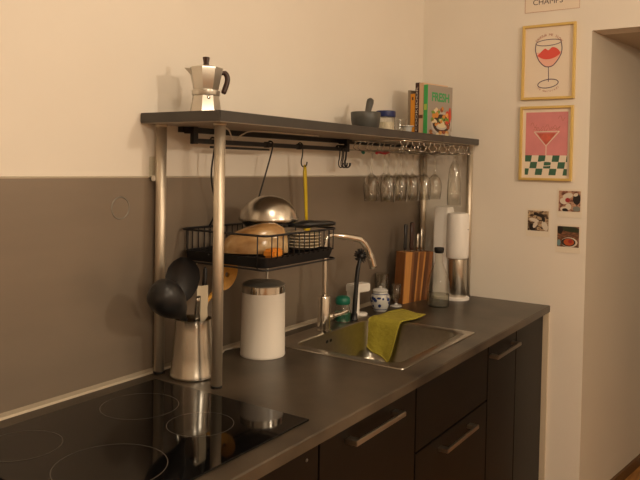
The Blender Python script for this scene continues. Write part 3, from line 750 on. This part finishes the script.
b = B()
bowl = [(-.056, .083), (-.058, .055), (-.052, .030), (-.040, .005), (-.020, -.016), (0, -.022), (.020, -.016), (.038, .005), (.052, .030), (.056, .055), (.052, .083)]
bw = [(p.x, p.y) for p in smooth([(x, y, 0) for x, y in bowl], 4)]
fillp = [p for p in bw if p[1] <= .045]
poly(b, [(x, y, z) for x, y in fillp], 0)
obj('wine_fill', b, M['pinkfill'], A1)
b = B()
lipo = smooth([(-.050, .028, 0), (-.030, .048, 0), (-.016, .058, 0), (-.002, .050, 0), (.014, .062, 0), (.034, .056, 0), (.049, .036, 0), (.035, .022, 0), (.008, .012, 0), (-.022, .013, 0), (-.050, .028, 0)], 4)[:-1]
poly(b, [(p.x, p.y, z + .0002) for p in lipo]); obj('lips_print', b, M['lips'], A1)
b = B(); z2 = z + .0005
stroke(b, bw, .0035, z2)
def ell(cx, cy, rx, ry, rot=0, n=40): return [(cx + rx * math.cos(a) * math.cos(rot) - ry * math.sin(a) * math.sin(rot), cy + rx * math.cos(a) * math.sin(rot) + ry * math.sin(a) * math.cos(rot)) for a in [2 * PI * k / n for k in range(n + 1)]]
stroke(b, ell(-.002, .083, .054, .013, .04), .003, z2)
stroke(b, [(0, -.022), (.001, -.05), (.002, -.086)], .003, z2)
stroke(b, ell(0, -.094, .044, .018, .12), .0035, z2)
obj('glass_drawing', b, M['inkp'], A1)
def arc_text(bm, s, cx, cy, R, a0, a1, size, zz, up=1):
    n = len(s)
    for i, ch in enumerate(s):
        if ch == ' ': continue
        a = a0 + (a1 - a0) * i / (n - 1)
        text_into(bm, ch, size, Matrix.Translation((cx + R * math.cos(a), cy + R * math.sin(a), zz)) @ Matrix.Rotation(a - PI / 2 * up, 4, 'Z'))
b = B(); arc_text(b, 'SAVOUR ME SLOW', -.002, .050, .066, 2.45, .65, .015, z2); obj('lettering', b, M['redtext'], A1)
b = B(); arc_text(b, 'le mercredi', 0, -.06, .066, -2.25, -.85, .014, z2, -1); obj('lettering', b, M['redtext'], A1)

A2 = wallthing('framed_poster', 'gold-framed pink poster of a cocktail over green checks, on the right wall', 'picture', -.6001, 1.6039, 'posters on the right wall')
frame(A2, .229, .323)
obj('backing_sheet', box(B(), -.105, .105, -.151, .151, .001, .004), M['paper'], A2)
b = B(); poly(b, [(-.090, -.052, z), (.092, -.052, z), (.092, .135, z), (-.090, .135, z)]); obj('pink_ground', b, M['pink'], A2)
b = B()
for i in range(3):
    for j in range(7):
        if (i + j) % 2 == 0:
            x0 = -.090 + j * .03 - .006 * i; y0 = -.052 - i * .029
            xs = [max(-.09, min(.092, v)) for v in (x0, x0 + .030, x0 + .026, x0 - .004)]
            if xs[1] - xs[0] < .002: continue
            poly(b, [(xs[0], y0, z), (xs[1], y0, z), (xs[2], y0 - .028, z), (xs[3], y0 - .028, z)])
obj('check_tiles', b, M['tilegreen'], A2)
b = B(); poly(b, [(-.040, .044, z2), (.042, .044, z2), (.004, -.004, z2), (-.002, -.004, z2)]); obj('cocktail', b, M['coral'], A2)
b = B()
stroke(b, [(-.052, .050), (0, -.012), (.056, .052)], .004, z2 + .0003); stroke(b, [(-.052, .050), (.056, .052)], .003, z2 + .0003)
stroke(b, [(.001, -.010), (.001, -.075)], .0035, z2 + .0003); stroke(b, ell(0, -.088, .03, .01), .003, z2 + .0003)
obj('glass_drawing', b, M['paper'], A2)
b = B(); rnd = random.Random(4)
for i in range(7):
    x0 = rnd.uniform(-.08, .06); y0 = rnd.uniform(.05, .12)
    stroke(b, [(p.x, p.y) for p in smooth([(x0, y0, 0), (x0 + .012, y0 + .012, 0), (x0 + .02, y0 - .01, 0), (x0 + .03, y0 + .004, 0)], 4) if -.088 < p.x < .09 and p.y < .133], .0012, z2)
stroke(b, [(.02, .058), (.03, .066), (.045, .060), (.06, .074)], .0016, z2 + .0004)
obj('scribble', b, M['redtext'], A2)

A3 = wallthing('paper_sign', 'cream paper sign with black lettering at the top, above both posters', 'sign', -.6085, 2.315)
obj('sheet', box(B(), -.1175, .1175, -.14, .14, 0, .0015), M['paper'], A3)
b = B(); stroke(b, [(-.1165, -.139), (.1165, -.139), (.1165, .139), (-.1165, .139), (-.1165, -.139)], .0014, .0018); obj('border_line', b, M['redtext'], A3)
b = B(); text_into(b, 'CHAMPS', .034, Matrix.Translation((-.018, -.098, .0019)), 0, 1.); obj('lettering', b, M['ink'], A3)

ph1 = ramp_mat('photo_print_warm', [(.25, '#2a1d18'), (.42, '#7a4a38'), (.55, '#c9a184'), (.68, '#5a2a26'), (.85, '#8d8a80')], 42, .35)
ph2 = ramp_mat('photo_print_mono', [(.28, '#2c211c'), (.45, '#5b4534'), (.5, '#cbb08c'), (.6, '#7d6550'), (.75, '#d4bda0')], 38, .35, (1, 1.6, 1))
ph3 = ramp_mat('photo_print_table', [(.25, '#3a2a22'), (.5, '#6e4a36'), (.7, '#9a6a4c')], 60, .35, (1, 3, 1))
pc = dict(r=mat('photo_red', '#a12a2e', .4), d=mat('photo_dark', '#241e1c', .4), w=mat('photo_pale', '#d8cdbd', .4), o=mat('photo_orange', '#b8562c', .4), g=mat('photo_grey', '#7c8078', .4), b=mat('photo_teal', '#6f8f92', .4), e=mat('photo_green', '#2f3626', .4))
pk = list(pc.values()); pi = {k: i for i, k in enumerate(pc)}
def polaroid(yc, zc, m, label, shapes):
    t = wallthing('instant_picture', label, 'photo', yc, zc, 'instant photos on the right wall')
    obj('card', box(B(), -.052, .052, -.068, .054, 0, .0012), M['card'], t)
    obj('image', box(B(), -.0455, .0455, -.0425, .0455, .0012, .0016), m, t)
    b = B()
    for i, (k, cx, cy, rx, ry, ro) in enumerate(shapes):
        pts = [(max(-.045, min(.045, cx + rx * math.cos(a) * math.cos(ro) - ry * math.sin(a) * math.sin(ro))), max(-.042, min(.045, cy + rx * math.cos(a) * math.sin(ro) + ry * math.sin(a) * math.cos(ro))), .0018 + .00004 * i) for a in [2 * PI * q_ / 24 for q_ in range(24)]]
        poly(b, pts, pi[k])
    obj('printed_shapes', b, pk, t); return t
polaroid(-.706, 1.355, ph1, 'instant photo with a red centre, upper right of the three small photos',
         [('w', -.022, .002, .018, .014, 0), ('w', -.008, .024, .022, .012, .3), ('w', -.004, -.022, .012, .014, 0), ('r', -.008, .006, .010, .010, 0), ('d', .030, .012, .016, .024, 0), ('w', .026, .030, .010, .007, .4), ('g', .030, -.030, .016, .011, 0), ('w', -.022, -.032, .016, .010, 0), ('d', -.018, -.036, .012, .007, 0)])
polaroid(-.574, 1.264, ph2, 'brown toned instant photo, leftmost of the three small photos',
         [('w', -.018, .004, .022, .008, -.2), ('d', .004, .026, .026, .006, -.25), ('d', -.026, -.028, .013, .016, .3), ('w', -.012, -.016, .008, .016, -.5), ('w', .030, -.020, .012, .022, .4), ('d', .022, .014, .007, .018, .3)])
polaroid(-.704, 1.203, ph3, 'instant photo of a round dish of red food, lowest of the three small photos',
         [('e', .01, .034, .044, .012, -.12), ('d', -.034, .03, .012, .018, 0), ('w', .006, -.022, .034, .021, 0), ('d', .002, -.022, .030, .018, 0), ('o', .004, -.021, .022, .015, 0), ('r', .010, -.018, .009, .008, 0), ('b', -.038, -.026, .008, .014, 0)])

# ------------------------------------------------------------------ lamps
def lamp(name, loc, power, col, r):
    d = bpy.data.lights.new(name, 'POINT'); d.energy = power; d.color = col; d.shadow_soft_size = r
    o = bpy.data.objects.new(name, d); C.objects.link(o); o.location = loc; return o
lamp('ceiling_lamp', (-2.2, -1.3, 2.65), 13, (1, .83, .62), .10)
lamp('room_lamp', (-1.4, -2.75, 2.18), 40, (1, .83, .62), .05)
lamp('far_lamp', (-3.4, -3.6, 2.15), 46, (1, .83, .62), .12)
lamp('hall_lamp', (1.3, -2.0, 1.9), 1.6, (1, .83, .62), .10)
w = bpy.data.worlds.new('world'); SC.world = w; w.use_nodes = True
w.node_tree.nodes['Background'].inputs['Color'].default_value = (1, .8, .6, 1)
w.node_tree.nodes['Background'].inputs['Strength'].default_value = .02

# ------------------------------------------------------------------ camera
cam = bpy.data.cameras.new('camera'); co = bpy.data.objects.new('camera', cam); C.objects.link(co)
yaw, pit, rol, f, px, py = 0.5802899, -0.0287648, 0.0186787, 697.248, 331.531, 186.208
fw = Vector((math.cos(pit) * math.cos(yaw), math.cos(pit) * math.sin(yaw), math.sin(pit)))
r = fw.cross(Vector((0, 0, 1))).normalized(); u = r.cross(fw)
r2, u2 = math.cos(rol) * r + math.sin(rol) * u, -math.sin(rol) * r + math.cos(rol) * u
mw = Matrix((r2, u2, -fw)).transposed().to_4x4(); mw.translation = (-3.047572, -1.486316, 1.487597)
co.matrix_world = mw
cam.sensor_width = 36; cam.lens = f / 640 * 36; cam.clip_start = .02
cam.shift_x = -(px - 320) / 640; cam.shift_y = (py - 240) / 640
SC.camera = co
SC.view_settings.view_transform = 'Standard'; SC.view_settings.look = 'None'
SC.view_settings.gamma = 1; SC.view_settings.use_curve_mapping = False
SC.view_settings.exposure = 0.34
